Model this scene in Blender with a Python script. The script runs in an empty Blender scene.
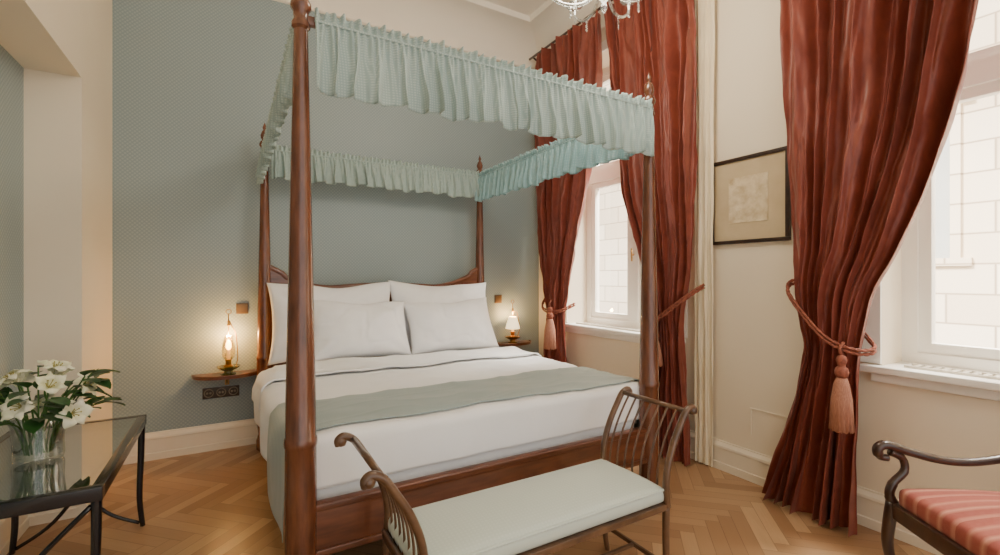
import bpy, bmesh, math, random
from mathutils import Vector, Matrix, noise, Euler
random.seed(7)
pi=math.pi
COL=bpy.context.scene.collection

# ---------------------------------------------------------------- materials
def new_mat(name):
    m=bpy.data.materials.new(name); m.use_nodes=True
    nt=m.node_tree; b=nt.nodes['Principled BSDF']
    return m,nt,b
def rgb(c): return (c[0],c[1],c[2],1)
def srgb(r,g,b):
    f=lambda v:((v/255+0.055)/1.055)**2.4 if v/255>0.04045 else v/255/12.92
    return (f(r),f(g),f(b))
def setin(b,**k):
    for n,v in k.items():
        n=n.replace('_',' ')
        if n in b.inputs: b.inputs[n].default_value=v
def mk(name,c1,c2=None,scale=8,rough=0.6,metal=0,bump=0,bscale=None,detail=4,stretch=None,coat=0,sheen=0,spec=0.5):
    m,nt,b=new_mat(name)
    setin(b,Roughness=rough,Metallic=metal)
    b.inputs['Coat Weight'].default_value=coat
    b.inputs['Sheen Weight'].default_value=sheen
    b.inputs['Specular IOR Level'].default_value=spec
    tc=nt.nodes.new('ShaderNodeTexCoord'); mp=nt.nodes.new('ShaderNodeMapping')
    nt.links.new(tc.outputs['Object'],mp.inputs[0])
    if stretch: mp.inputs['Scale'].default_value=stretch
    n=nt.nodes.new('ShaderNodeTexNoise'); n.inputs['Scale'].default_value=scale; n.inputs['Detail'].default_value=detail
    nt.links.new(mp.outputs[0],n.inputs['Vector'])
    r=nt.nodes.new('ShaderNodeValToRGB')
    c2=c2 or tuple(x*0.85 for x in c1)
    r.color_ramp.elements[0].position=.3; r.color_ramp.elements[1].position=.7
    r.color_ramp.elements[0].color=rgb(c2); r.color_ramp.elements[1].color=rgb(c1)
    nt.links.new(n.outputs['Fac'],r.inputs[0]); nt.links.new(r.outputs[0],b.inputs['Base Color'])
    if bump:
        n2=nt.nodes.new('ShaderNodeTexNoise'); n2.inputs['Scale'].default_value=bscale or scale*4
        nt.links.new(mp.outputs[0],n2.inputs['Vector'])
        bp=nt.nodes.new('ShaderNodeBump'); bp.inputs['Strength'].default_value=bump; bp.inputs['Distance'].default_value=.01
        nt.links.new(n2.outputs['Fac'],bp.inputs['Height']); nt.links.new(bp.outputs[0],b.inputs['Normal'])
    return m
class NB:
    def __init__(s,nt): s.nt=nt
    def M(s,op,a,b=None,c=None):
        n=s.nt.nodes.new('ShaderNodeMath'); n.operation=op
        for i,v in enumerate((a,b,c)):
            if v is None: continue
            if isinstance(v,(int,float)): n.inputs[i].default_value=v
            else: s.nt.links.new(v,n.inputs[i])
        return n.outputs[0]
    def mix(s,f,a,b):
        n=s.nt.nodes.new('ShaderNodeMix'); n.data_type='RGBA'
        for i,v in ((0,f),(6,a),(7,b)):
            if isinstance(v,tuple): n.inputs[i].default_value=rgb(v)
            elif isinstance(v,(int,float)): n.inputs[i].default_value=v
            else: s.nt.links.new(v,n.inputs[i])
        return n.outputs[2]

def parquet():
    m,nt,b=new_mat('herringbone_oak'); q=NB(nt); M=q.M
    g=nt.nodes.new('ShaderNodeNewGeometry'); mp=nt.nodes.new('ShaderNodeMapping')
    w=.075; n=6
    mp.inputs['Rotation'].default_value=(0,0,pi/4); mp.inputs['Scale'].default_value=(1/w,1/w,1)
    nt.links.new(g.outputs['Position'],mp.inputs[0])
    sx=nt.nodes.new('ShaderNodeSeparateXYZ'); nt.links.new(mp.outputs[0],sx.inputs[0])
    x=M('ADD',sx.outputs[0],600); y=M('ADD',sx.outputs[1],300)
    fx=M('FLOOR',x); fy=M('FLOOR',y); rx=M('FRACT',x); ry=M('FRACT',y)
    k=M('FLOORED_MODULO',M('SUBTRACT',fx,fy),2*n)
    hor=M('LESS_THAN',k,n-.5)
    kn=M('SUBTRACT',k,n)
    def sel(a,c): return M('ADD',M('MULTIPLY',hor,a),M('MULTIPLY',M('SUBTRACT',1,hor),c))
    idx=sel(M('SUBTRACT',fx,k),fx); idy=sel(fy,M('ADD',fy,kn))
    al=sel(M('ADD',k,rx),M('ADD',kn,M('SUBTRACT',1,ry))); ac=sel(ry,rx)
    cv=nt.nodes.new('ShaderNodeCombineXYZ'); nt.links.new(idx,cv.inputs[0]); nt.links.new(idy,cv.inputs[1]); nt.links.new(hor,cv.inputs[2])
    wn=nt.nodes.new('ShaderNodeTexWhiteNoise'); nt.links.new(cv.outputs[0],wn.inputs['Vector'])
    base=q.mix(wn.outputs['Value'],srgb(152,114,80),srgb(204,168,128))
    base=q.mix(M('MULTIPLY',hor,.34),base,srgb(148,112,80))
    gv=nt.nodes.new('ShaderNodeCombineXYZ'); nt.links.new(M('ADD',M('MULTIPLY',al,.25),M('MULTIPLY',idx,3.7)),gv.inputs[0]); nt.links.new(M('MULTIPLY',ac,3),gv.inputs[1]); nt.links.new(idy,gv.inputs[2])
    gn=nt.nodes.new('ShaderNodeTexNoise'); gn.inputs['Scale'].default_value=2.5; gn.inputs['Detail'].default_value=5
    nt.links.new(gv.outputs[0],gn.inputs['Vector'])
    base=q.mix(M('MULTIPLY',gn.outputs['Fac'],.4),base,srgb(156,118,84))
    e1=M('MINIMUM',ac,M('SUBTRACT',1,ac)); e2=M('MINIMUM',al,M('SUBTRACT',n,al)); e=M('MINIMUM',e1,e2)
    gap=M('LESS_THAN',e,.025)
    col=q.mix(M('MULTIPLY',gap,.5),base,srgb(96,66,44))
    nt.links.new(col,b.inputs['Base Color'])
    nt.links.new(M('ADD',.25,M('MULTIPLY',gn.outputs['Fac'],.15)),b.inputs['Roughness'])
    bp=nt.nodes.new('ShaderNodeBump'); bp.inputs['Strength'].default_value=.2; bp.inputs['Distance'].default_value=.002
    nt.links.new(M('SUBTRACT',1,gap),bp.inputs['Height']); nt.links.new(bp.outputs[0],b.inputs['Normal'])
    return m
def wallpaper():
    m,nt,b=new_mat('teal_patterned_wallpaper'); q=NB(nt); M=q.M
    g=nt.nodes.new('ShaderNodeNewGeometry'); sx=nt.nodes.new('ShaderNodeSeparateXYZ'); nt.links.new(g.outputs['Position'],sx.inputs[0])
    h=M('ADD',sx.outputs[0],sx.outputs[1]); z=sx.outputs[2]; p=2*pi/.056
    a=M('SINE',M('MULTIPLY',M('ADD',h,z),p)); c=M('SINE',M('MULTIPLY',M('SUBTRACT',h,z),p))
    v=M('ABSOLUTE',M('MULTIPLY',a,c))
    col=q.mix(v,srgb(136,152,154),srgb(157,171,171))
    nt.links.new(col,b.inputs['Base Color'])
    nt.links.new(M('SUBTRACT',.50,M('MULTIPLY',v,.12)),b.inputs['Roughness'])
    return m
def fabric(name,c1,c2,p=.03,rough=.7,sheen=.3,axis='xz',amt=1,bump=.0):
    m,nt,b=new_mat(name); q=NB(nt); M=q.M
    tc=nt.nodes.new('ShaderNodeTexCoord'); sx=nt.nodes.new('ShaderNodeSeparateXYZ'); nt.links.new(tc.outputs['Object'],sx.inputs[0])
    if axis=='xy': h=sx.outputs[0]; z=sx.outputs[1]
    else: h=M('ADD',sx.outputs[0],sx.outputs[1]); z=sx.outputs[2]
    k=2*pi/p
    a=M('SINE',M('MULTIPLY',M('ADD',h,z),k)); c=M('SINE',M('MULTIPLY',M('SUBTRACT',h,z),k))
    v=M('MULTIPLY',M('GREATER_THAN',M('MULTIPLY',a,c),.3),amt)
    nt.links.new(q.mix(v,c1,c2),b.inputs['Base Color'])
    setin(b,Roughness=rough); b.inputs['Sheen Weight'].default_value=sheen
    return m
def damask(name,c1,c2):
    m,nt,b=new_mat(name); q=NB(nt)
    tc=nt.nodes.new('ShaderNodeTexCoord'); mp=nt.nodes.new('ShaderNodeMapping'); mp.inputs['Scale'].default_value=(.3,1.6,.45)
    nt.links.new(tc.outputs['Object'],mp.inputs[0])
    v=nt.nodes.new('ShaderNodeTexNoise'); v.inputs['Scale'].default_value=18; v.inputs['Detail'].default_value=4; v.inputs['Distortion'].default_value=.8
    nt.links.new(mp.outputs[0],v.inputs['Vector'])
    f=q.M('MULTIPLY',v.outputs['Fac'],.8)
    nt.links.new(q.mix(f,c1,c2),b.inputs['Base Color'])
    nt.links.new(q.M('SUBTRACT',.55,q.M('MULTIPLY',f,.2)),b.inputs['Roughness'])
    b.inputs['Sheen Weight'].default_value=.12
    return m
def stripes(name,cols,period,axis=1):
    m,nt,b=new_mat(name); q=NB(nt)
    tc=nt.nodes.new('ShaderNodeTexCoord'); sx=nt.nodes.new('ShaderNodeSeparateXYZ'); nt.links.new(tc.outputs['Object'],sx.inputs[0])
    f=q.M('FRACT',q.M('ADD',q.M('DIVIDE',sx.outputs[axis],period),10))
    r=nt.nodes.new('ShaderNodeValToRGB'); r.color_ramp.interpolation='LINEAR'
    el=r.color_ramp.elements
    while len(el)<len(cols): el.new(.5)
    for i,(p,c) in enumerate(cols): el[i].position=p; el[i].color=rgb(c)
    nt.links.new(f,r.inputs[0])
    n=nt.nodes.new('ShaderNodeTexNoise'); n.inputs['Scale'].default_value=60; nt.links.new(tc.outputs['Object'],n.inputs['Vector'])
    nt.links.new(q.mix(q.M('MULTIPLY',n.outputs['Fac'],.25),r.outputs[0],srgb(190,130,108)),b.inputs['Base Color'])
    setin(b,Roughness=.8); b.inputs['Sheen Weight'].default_value=.1; b.inputs['Specular IOR Level'].default_value=.25
    return m
def glass(name,tint=(1,1,1),refl=.12,facing=.5):
    m=bpy.data.materials.new(name); m.use_nodes=True; nt=m.node_tree; nt.nodes.clear()
    o=nt.nodes.new('ShaderNodeOutputMaterial'); t=nt.nodes.new('ShaderNodeBsdfTransparent'); t.inputs[0].default_value=rgb(tint)
    g=nt.nodes.new('ShaderNodeBsdfGlossy'); g.inputs['Roughness'].default_value=.03
    lw=nt.nodes.new('ShaderNodeLayerWeight'); lw.inputs[0].default_value=facing
    q=NB(nt); f=q.M('ADD',q.M('MULTIPLY',lw.outputs['Facing'],.5),refl)
    mx=nt.nodes.new('ShaderNodeMixShader'); nt.links.new(f,mx.inputs[0]); nt.links.new(t.outputs[0],mx.inputs[1]); nt.links.new(g.outputs[0],mx.inputs[2]); nt.links.new(mx.outputs[0],o.inputs[0])
    return m
def emit(name,c,s):
    m,nt,b=new_mat(name); b.inputs['Base Color'].default_value=rgb(c); b.inputs['Emission Color'].default_value=rgb(c); b.inputs['Emission Strength'].default_value=s
    n=nt.nodes.new('ShaderNodeTexNoise'); n.inputs['Scale'].default_value=20
    nt.links.new(NB(nt).mix(NB(nt).M('MULTIPLY',n.outputs['Fac'],.2),c,tuple(x*.8 for x in c)),b.inputs['Emission Color'])
    return m

MAHO=mk('mahogany',srgb(120,70,44),srgb(82,46,29),6,.26,stretch=(6,6,1),coat=.4)
MAHO_H=mk('mahogany_rail',srgb(120,70,44),srgb(86,48,30),6,.28,stretch=(1,6,6),coat=.4)
DARKW=mk('dark_walnut',srgb(66,40,27),srgb(42,25,17),10,.28,stretch=(3,3,1),coat=.4)
BRONZE=mk('bronze_brown_wood',srgb(112,80,54),srgb(76,52,35),12,.32,coat=.3)
BRASS=mk('aged_brass',srgb(190,150,82),srgb(140,100,50),15,.3,metal=.9)
BLACK=mk('black_lacquered_metal',srgb(28,28,32),srgb(18,18,22),20,.25,coat=.3)
CREAM=mk('cream_wall_paint',srgb(240,228,204),srgb(237,223,198),1.5,.8,bump=.03,bscale=60)
CREAMCEIL=mk('ceiling_paint',srgb(243,234,217),srgb(241,231,213),1.5,.85)
TRIMM=mk('cream_gloss_trim',srgb(243,232,210),srgb(239,226,202),3,.4)
WINW=mk('white_window_paint',srgb(247,243,234),srgb(243,238,227),3,.35)
LINEN=mk('white_cotton',srgb(247,247,247),srgb(243,243,243),5,.85,bump=.04,bscale=60,sheen=.1)
PILLOW=mk('white_pillow_cotton',srgb(249,249,250),srgb(246,246,247),5,.85,bump=.04,bscale=40,sheen=.1)
RUNNER=fabric('pale_teal_runner',srgb(154,170,169),srgb(161,176,175),.02,.6,.2,'xy')
VALF=fabric('pale_teal_valance',srgb(154,174,170),srgb(178,193,187),.022,.75,.15)
BENCHF=fabric('pale_green_upholstery',srgb(196,207,197),srgb(202,212,203),.03,.5,.2,'xy')
RED=damask('brick_rose_damask',srgb(100,34,23),srgb(160,80,58))
SHEER=mk('cream_drape',srgb(240,226,196),srgb(234,217,184),4,.8,sheen=.1)
ROPE=mk('rust_rope',srgb(164,92,68),srgb(112,56,40),60,.7)
TASS=mk('rose_tassel',srgb(200,142,116),srgb(156,100,78),70,.7,stretch=(8,8,.3))
GLASS=glass('clear_glass',(.97,.99,.98),.05)
PANE=glass('window_pane',(1,1,1),.01,.2)
CRYST=glass('crystal',(.93,.95,.95),.3,.6)
STRIPE=stripes('red_striped_upholstery',[(0,srgb(140,62,52)),(.22,srgb(150,70,58)),(.3,srgb(180,118,96)),(.38,srgb(152,76,64)),(.52,srgb(148,70,58)),(.6,srgb(186,128,104)),(.7,srgb(138,58,50)),(.86,srgb(142,62,52)),(.93,srgb(174,110,90))],.17)
STEM=mk('stem_green',srgb(90,130,60),srgb(60,100,40),20,.5)
LEAF=mk('leaf_green',srgb(58,104,46),srgb(32,68,30),25,.4)
PETAL=mk('white_petal',srgb(246,243,222),srgb(228,230,188),18,.5)
STAM=mk('stamen_yellow',srgb(180,170,90),srgb(150,140,60),30,.6)
WAX=mk('candle_wax',srgb(250,235,200),srgb(240,220,180),10,.5)
FLAME=emit('warm_lamp_glow',(1,.55,.16),22)
SHADE=emit('small_lamp_shade',(1,.78,.45),2.2)
GREENG=mk('green_ceramic',srgb(70,80,40),srgb(100,90,40),12,.25,coat=.5)

# ---------------------------------------------------------------- geometry helpers
def finish(bm,name,mat,parent=None,smooth=True,loc=None,angle=None):
    me=bpy.data.meshes.new(name); bmesh.ops.recalc_face_normals(bm,faces=bm.faces); bm.to_mesh(me); bm.free()
    for m in (mat if isinstance(mat,list) else [mat]): me.materials.append(m)
    if smooth:
        for p in me.polygons: p.use_smooth=True
        if angle: 
            try: me.set_sharp_from_angle(angle=math.radians(angle))
            except Exception: pass
    o=bpy.data.objects.new(name,me); COL.objects.link(o)
    if parent: o.parent=parent
    if loc: o.location=loc
    return o
def top(o,label,cat,group=None,kind=None):
    if label: o['label']=label
    if cat: o['category']=cat
    if group: o['group']=group
    if kind: o['kind']=kind
    return o
def struct(o,label=None):
    o['kind']='structure'
    if label: o['label']=label
    return o
def empty(name,loc,label,cat,rotz=0,group=None):
    e=bpy.data.objects.new(name,None); COL.objects.link(e); e.location=loc; e.rotation_euler=(0,0,rotz); e.empty_display_size=.1
    return top(e,label,cat,group)
def abox(bm,x0,x1,y0,y1,z0,z1,bev=0,mi=0):
    vs=[bm.verts.new(p) for p in [(x0,y0,z0),(x1,y0,z0),(x1,y1,z0),(x0,y1,z0),(x0,y0,z1),(x1,y0,z1),(x1,y1,z1),(x0,y1,z1)]]
    fs=[bm.faces.new([vs[i] for i in f]) for f in [(3,2,1,0),(4,5,6,7),(0,1,5,4),(1,2,6,5),(2,3,7,6),(3,0,4,7)]]
    for f in fs: f.material_index=mi
    if bev:
        es=list({e for f in fs for e in f.edges})
        r=bmesh.ops.bevel(bm,geom=es,offset=bev,segments=3,profile=.6,affect='EDGES')
        for f in r['faces']: f.material_index=mi
def boxes(name,lst,mat,parent=None,bev=0):
    bm=bmesh.new()
    for b in lst: abox(bm,*b,bev=bev)
    return finish(bm,name,mat,parent,smooth=bool(bev),angle=40)
def alathe(bm,prof,cx=0,cy=0,cz=0,seg=28,mi=0,sq=None):
    rings=[]
    for r,z in prof:
        rings.append([bm.verts.new((cx+max(r,1e-4)*math.cos(2*pi*i/seg),cy+max(r,1e-4)*math.sin(2*pi*i/seg),cz+z)) for i in range(seg)])
    for a,b in zip(rings,rings[1:]):
        for i in range(seg):
            f=bm.faces.new((a[i],a[(i+1)%seg],b[(i+1)%seg],b[i])); f.material_index=mi
    for rg in (rings[0],rings[-1]):
        try:
            f=bm.faces.new(rg); f.material_index=mi
        except Exception: pass
def lathe(name,prof,mat,parent=None,c=(0,0,0),seg=28,angle=50):
    bm=bmesh.new(); alathe(bm,prof,*c,seg=seg); return finish(bm,name,mat,parent,angle=angle)
def smoothpath(pts,n=6):
    P=[Vector(p) for p in pts]; out=[]
    for i in range(len(P)-1):
        p0=P[max(i-1,0)];p1=P[i];p2=P[i+1];p3=P[min(i+2,len(P)-1)]
        for k in range(n):
            t=k/n
            out.append(.5*((2*p1)+(-p0+p2)*t+(2*p0-5*p1+4*p2-p3)*t*t+(-p0+3*p1-3*p2+p3)*t**3))
    out.append(P[-1]); return out
def atube(bm,pts,rad,seg=8,mi=0,flat=None):
    P=[Vector(p) for p in pts]; n=len(P)
    R=rad if isinstance(rad,(list,tuple)) else [rad]*n
    if len(R)!=n: R=[R[0]+(R[-1]-R[0])*i/(n-1) for i in range(n)] if len(R)==2 else [R[min(int(i*len(R)/n),len(R)-1)] for i in range(n)]
    t=(P[1]-P[0]).normalized(); u=t.cross(Vector((0,0,1)))
    if u.length<.05: u=t.cross(Vector((0,1,0)))
    u.normalize(); rings=[]
    for i in range(n):
        t=(P[min(i+1,n-1)]-P[max(i-1,0)]).normalized()
        u=(u-t*u.dot(t)).normalized(); v=t.cross(u)
        fl=flat or 1
        rings.append([bm.verts.new(P[i]+R[i]*(math.cos(2*pi*k/seg)*u*fl+math.sin(2*pi*k/seg)*v)) for k in range(seg)])
    for a,b in zip(rings,rings[1:]):
        for k in range(seg):
            f=bm.faces.new((a[k],a[(k+1)%seg],b[(k+1)%seg],b[k])); f.material_index=mi
    for rg in (rings[0],rings[-1]):
        f=bm.faces.new(rg); f.material_index=mi
def tube(name,pts,rad,mat,parent=None,seg=10,flat=None):
    bm=bmesh.new(); atube(bm,pts,rad,seg,flat=flat); return finish(bm,name,mat,parent)
def grid(bm,fn,nu,nv,skip=None,mi=0):
    V=[[bm.verts.new(fn(i/nu,j/nv)) for j in range(nv+1)] for i in range(nu+1)]
    for i in range(nu):
        for j in range(nv):
            if skip and skip((i+.5)/nu,(j+.5)/nv): continue
            f=bm.faces.new((V[i][j],V[i+1][j],V[i+1][j+1],V[i][j+1])); f.material_index=mi
def clean(bm):
    loose=[v for v in bm.verts if not v.link_faces]; bmesh.ops.delete(bm,geom=loose,context='VERTS')
def nz(x,y,z=0,s=1): return noise.noise(Vector((x*s,y*s,z*s)))

# ---------------------------------------------------------------- constants
H=1.35; XR=3.0; YB=4.27; XL=-.73; XA=-.97; YF=-1.6; CZ=4.0
# ---------------------------------------------------------------- room
struct(boxes('floor',[(XA-.3,XR+.4,YF,YB+.3,-.1,0)],parquet()),'oak herringbone parquet floor')
struct(boxes('ceiling',[(XA-.3,XR+.4,YF,YB+.3,CZ,CZ+.15)],CREAMCEIL),'smooth cream ceiling')
WP=wallpaper()
struct(boxes('wall_back',[(XL-.5,XR+.4,YB,YB+.25,0,CZ)],WP),'teal patterned wallpaper wall')
struct(boxes('wall_left',[(XL-.5,XL,3.48,YB,0,CZ),(XL-.5,XL,YF,3.48,2.49,CZ)],CREAM),'cream painted wall with recess')
struct(boxes('wall_alcove',[(XA-.25,XA,YF,3.48,0,2.49)],WP),'teal wallpapered recess wall')
W1=(2.4,3.75); W2=(-.2,1.1); SZ=.88; WT=3.45
struct(boxes('wall_right',[(XR,XR+.4,W1[1],YB,0,CZ),(XR,XR+.4,W2[1],W1[0],0,CZ),(XR,XR+.4,YF,W2[0],0,CZ),
  (XR,XR+.4,W1[0],W1[1],0,SZ-.04),(XR,XR+.4,W2[0],W2[1],0,SZ-.04),(XR,XR+.4,W1[0],W1[1],WT,CZ),(XR,XR+.4,W2[0],W2[1],WT,CZ)],CREAM),'cream plaster window wall')
def cove(name,axis):
    bm=bmesh.new(); prof=[(0,3.655),(.018,3.658),(.026,3.668),(.026,3.684),(.012,3.69),(.012,3.70)]+[(.012+.34*(1-math.cos(a)),3.70+.25*math.sin(a)) for a in [i*pi/2/14 for i in range(1,15)]]+[(.365,3.95),(.372,3.965),(.372,3.985),(.38,4.0)]
    L=(XL,XR) if axis=='x' else (YF,YB)
    rows=[]
    for t in L:
        rows.append([bm.verts.new((t,YB-o,z) if axis=='x' else (XR-o,t,z)) for o,z in prof])
    for i in range(len(prof)-1): bm.faces.new((rows[0][i],rows[1][i],rows[1][i+1],rows[0][i+1]))
    return struct(finish(bm,name,CREAMCEIL,angle=30),'cream plaster cove cornice')
cove('trim_1','x'); cove('trim_2','y')
def baseboard(name,axis,a,b,w,side,h=.2):
    bm=bmesh.new(); prof=[(0,0),(.03,0),(.03,.05),(.024,.055),(.024,h-.05),(.03,h-.045),(.028,h-.03),(.012,h-.01),(.01,h),(0,h)]
    R=[[bm.verts.new((t,w+side*o,z) if axis=='x' else (w+side*o,t,z)) for o,z in prof] for t in (a,b)]
    n=len(prof)
    for i in range(n): bm.faces.new((R[0][i],R[1][i],R[1][(i+1)%n],R[0][(i+1)%n]))
    bm.faces.new(R[0]); bm.faces.new(R[1])
    return struct(finish(bm,name,TRIMM,smooth=False),'moulded cream baseboard')
baseboard('baseboard_back','x',XL,XR,YB,-1); baseboard('baseboard_right','y',YF,YB,XR,-1)
baseboard('baseboard_left','y',3.45,YB,XL,1); baseboard('baseboard_recess','x',XA,XL,3.48,-1); baseboard('baseboard_alcove','y',YF,3.48,XA,1)
struct(boxes('trim_5',[(XR-.005,XR,1.28,1.82,.474,.482),(XR-.005,XR,1.812,1.82,.3,.474)],TRIMM),'thin cream wall panel moulding')

# windows
GRM=mk('grille_metal',srgb(204,196,180),srgb(180,170,155),10,.4,metal=.3)
def window(idx,y0,y1):
    bm=bmesh.new(); xf0,xf1=XR+.25,XR+.33; f=.07
    B=lambda *a:abox(bm,*a)
    B(xf0,xf1,y0,y0+f,SZ,WT); B(xf0,xf1,y1-f,y1,SZ,WT); B(xf0,xf1,y0+f,y1-f,SZ,SZ+.06); B(xf0,xf1,y0+f,y1-f,WT-f,WT)
    tz=2.38; B(xf0-.02,xf1,y0+f,y1-f,tz-.06,tz+.06); ym=(y0+y1)/2; B(xf0-.015,xf1,ym-.05,ym+.05,SZ+.06,tz-.06); B(xf0-.015,xf1,ym-.05,ym+.05,tz+.06,WT-f)
    s=.055
    for a,b in ((y0+f,ym-.05),(ym+.05,y1-f)):
        for c,d in ((SZ+.06,tz-.06),(tz+.06,WT-f)):
            x0,x1=xf0+.01,xf1-.015
            B(x0,x1,a,a+s,c,d); B(x0,x1,b-s,b,c,d); B(x0,x1,a+s,b-s,c,c+s); B(x0,x1,a+s,b-s,d-s,d)
    B(XR-.015,XR+.0,y0-.09,y0,SZ+.01,WT+.09); B(XR-.015,XR,y1,y1+.09,SZ+.01,WT+.09); B(XR-.015,XR,y0,y1,WT,WT+.09)
    w=struct(finish(bm,'window_%d'%idx,WINW,smooth=False),'tall white painted casement window')
    bm=bmesh.new(); abox(bm,xf0+.035,xf0+.04,y0+f,y1-f,SZ+.06,WT-f); finish(bm,'pane',PANE,w,smooth=False)
    bm=bmesh.new(); atube(bm,[(xf0-.04,ym,1.5),(xf0-.045,ym,1.62)],.008); atube(bm,[(xf0-.04,ym,1.56),(xf0-.01,ym,1.56)],.007); finish(bm,'window_handle',BRASS,w)
    bm=bmesh.new(); abox(bm,XR,XR+.25,y0,y1,SZ-.04,SZ); abox(bm,XR-.07,XR,y0-.08,y1+.08,SZ-.035,SZ+.004,bev=.008); abox(bm,XR-.03,XR,y0-.04,y1+.04,SZ-.085,SZ-.036,bev=.008)
    struct(finish(bm,'trim_%d'%(idx+2),WINW,angle=40),'cream painted window sill')
    bm=bmesh.new()
    for i in range(30):
        t=y0+.12+(y1-y0-.24)*i/29; abox(bm,XR+.05,XR+.14,t-.01,t+.01,SZ,SZ+.01)
    abox(bm,XR+.04,XR+.05,y0+.08,y1-.08,SZ,SZ+.012); abox(bm,XR+.14,XR+.15,y0+.08,y1-.08,SZ,SZ+.012)
    finish(bm,'vent_grille',GRM,w,smooth=False)
window(1,*W1); window(2,*W2)

# facade across the street
def facade():
    m,nt,b=new_mat('rusticated_facade'); q=NB(nt)
    g=nt.nodes.new('ShaderNodeNewGeometry'); s=nt.nodes.new('ShaderNodeSeparateXYZ'); nt.links.new(g.outputs['Position'],s.inputs[0]); c=nt.nodes.new('ShaderNodeCombineXYZ')
    nt.links.new(s.outputs[1],c.inputs[0]); nt.links.new(s.outputs[2],c.inputs[1])
    br=nt.nodes.new('ShaderNodeTexBrick'); nt.links.new(c.outputs[0],br.inputs[0]); br.inputs['Scale'].default_value=1; br.inputs['Brick Width'].default_value=.9; br.inputs['Row Height'].default_value=.38; br.inputs['Mortar Size'].default_value=.02; br.inputs['Mortar Smooth'].default_value=1
    br.inputs[1].default_value=rgb(srgb(238,224,202)); br.inputs[2].default_value=rgb(srgb(214,196,170)); br.inputs[3].default_value=rgb(srgb(160,142,120))
    nt.links.new(br.outputs[0],b.inputs['Base Color']); setin(b,Roughness=.9)
    bm=bmesh.new(); abox(bm,8,8.5,-10,16,-6,12)
    for y in (-6,-2.6,2.2,5.8,9.4):
        for z in (-2,1.6,5):
            abox(bm,7.95,8,y-.2,y+1.5,z-.1,z,); abox(bm,7.95,8,y-.1,y,z,z+2); abox(bm,7.95,8,y+1.3,y+1.4,z,z+2); abox(bm,7.9,8,y-.2,y+1.5,z+2,z+2.15)
            abox(bm,7.985,8.0,y,y+1.3,z,z+2,mi=1)
    abox(bm,7.85,8,-10,16,3.7,3.9)
    o=finish(bm,'building_facade',[m,mk('facade_glass',srgb(176,178,174),None,2,.4)],smooth=False)
    top(o,'sunlit cream stone building with masonry joints across street','building')
facade()

# ---------------------------------------------------------------- bed
X0,X1,Y0,Y1=.235,2.145,1.92,4.07
bed=empty('canopy_bed',((X0+X1)/2,(Y0+Y1)/2,0),'mahogany four-poster canopy bed with pale teal ruffled valance','bed')
hx=(X1-X0)/2; hy=(Y1-Y0)/2
post_prof=[(.05,0),(.058,.01),(.06,.08),(.052,.10),(.046,.13),(.05,.17),(.056,.2),(.057,.27),(.058,.46),(.057,.60),(.0565,.70),(.059,.705),(.061,.72),(.059,.735),(.0555,.74),(.054,.9),(.050,1.1),(.045,1.35),(.039,1.65),(.034,1.9),(.029,2.15),(.026,2.3),(.034,2.31),(.034,2.325),(.026,2.34),(.028,2.37),(.038,2.385),(.038,2.40),(.028,2.42)]
fin=[(.014,2.41),(.016,2.425),(.028,2.445),(.030,2.465),(.02,2.495),(.009,2.51),(.014,2.522),(.014,2.53),(.005,2.555),(.0,2.57)]
def post(px,py):
    bm=bmesh.new(); alathe(bm,post_prof,seg=36)
    for v in bm.verts: v.co+=Vector((px,py,0))
    o=finish(bm,'bed_post',MAHO,bed,angle=35)
    lathe('finial',fin,MAHO,o,(px,py,0))
for sx in(-1,1):
    for sy in(-1,1): post(sx*hx,sy*hy)
boxes('foot_rail',[(-hx+.05,hx-.05,-hy-.02,-hy+.02,.27,.47),(-hx+.05,hx-.05,-hy-.032,-hy-.02,.27,.295),(-hx+.05,hx-.05,-hy-.03,-hy-.02,.445,.47)],MAHO_H,bed,.004)
SIDER=mk('mahogany_side',srgb(120,70,44),srgb(86,48,30),6,.28,stretch=(6,1,6),coat=.4)
for s in(-1,1): boxes('side_rail',[(s*hx-.02,s*hx+.02,-hy+.05,hy-.05,.27,.42)],SIDER,bed,.004)
bm=bmesh.new()
def hb(u): 
    a=abs(2*u-1); return 1.26+.17*max(0,(a-.45)/.55)**1.8+.02*math.cos(a*pi/.9)*(1 if a<.9 else 0)
n=60
rows=[[bm.verts.new((-hx+.03+(2*hx-.06)*i/n,y,z)) for i in range(n+1) for z in [zf(i/n)]] for y,zf in ((hy-.018,lambda u:.4),(hy-.018,hb),(hy+.018,hb),(hy+.018,lambda u:.4))]
for k in range(4):
    a,b=rows[k],rows[(k+1)%4]
    for i in range(n): bm.faces.new((a[i],a[i+1],b[i+1],b[i]))
atube(bm,[(-hx+.03+(2*hx-.06)*i/n,hy,hb(i/n)+.004) for i in range(n+1)],.024,10)
finish(bm,'headboard',MAHO_H,bed,angle=40)
for a in ((-hx+.02,hx-.02,-hy-.012,-hy+.012),(-hx+.02,hx-.02,hy-.012,hy+.012)):
    boxes('canopy_rail',[(a[0],a[1],a[2],a[3],2.325,2.36)],MAHO_H,bed,.003)
for s in(-1,1): boxes('canopy_rail',[(s*hx-.01,s*hx+.01,-hy+.02,hy-.02,2.325,2.36)],SIDER,bed,.003)
VALIN=fabric('teal_valance_shaded',srgb(130,168,174),srgb(158,188,192),.022,.7,.2)
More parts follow.
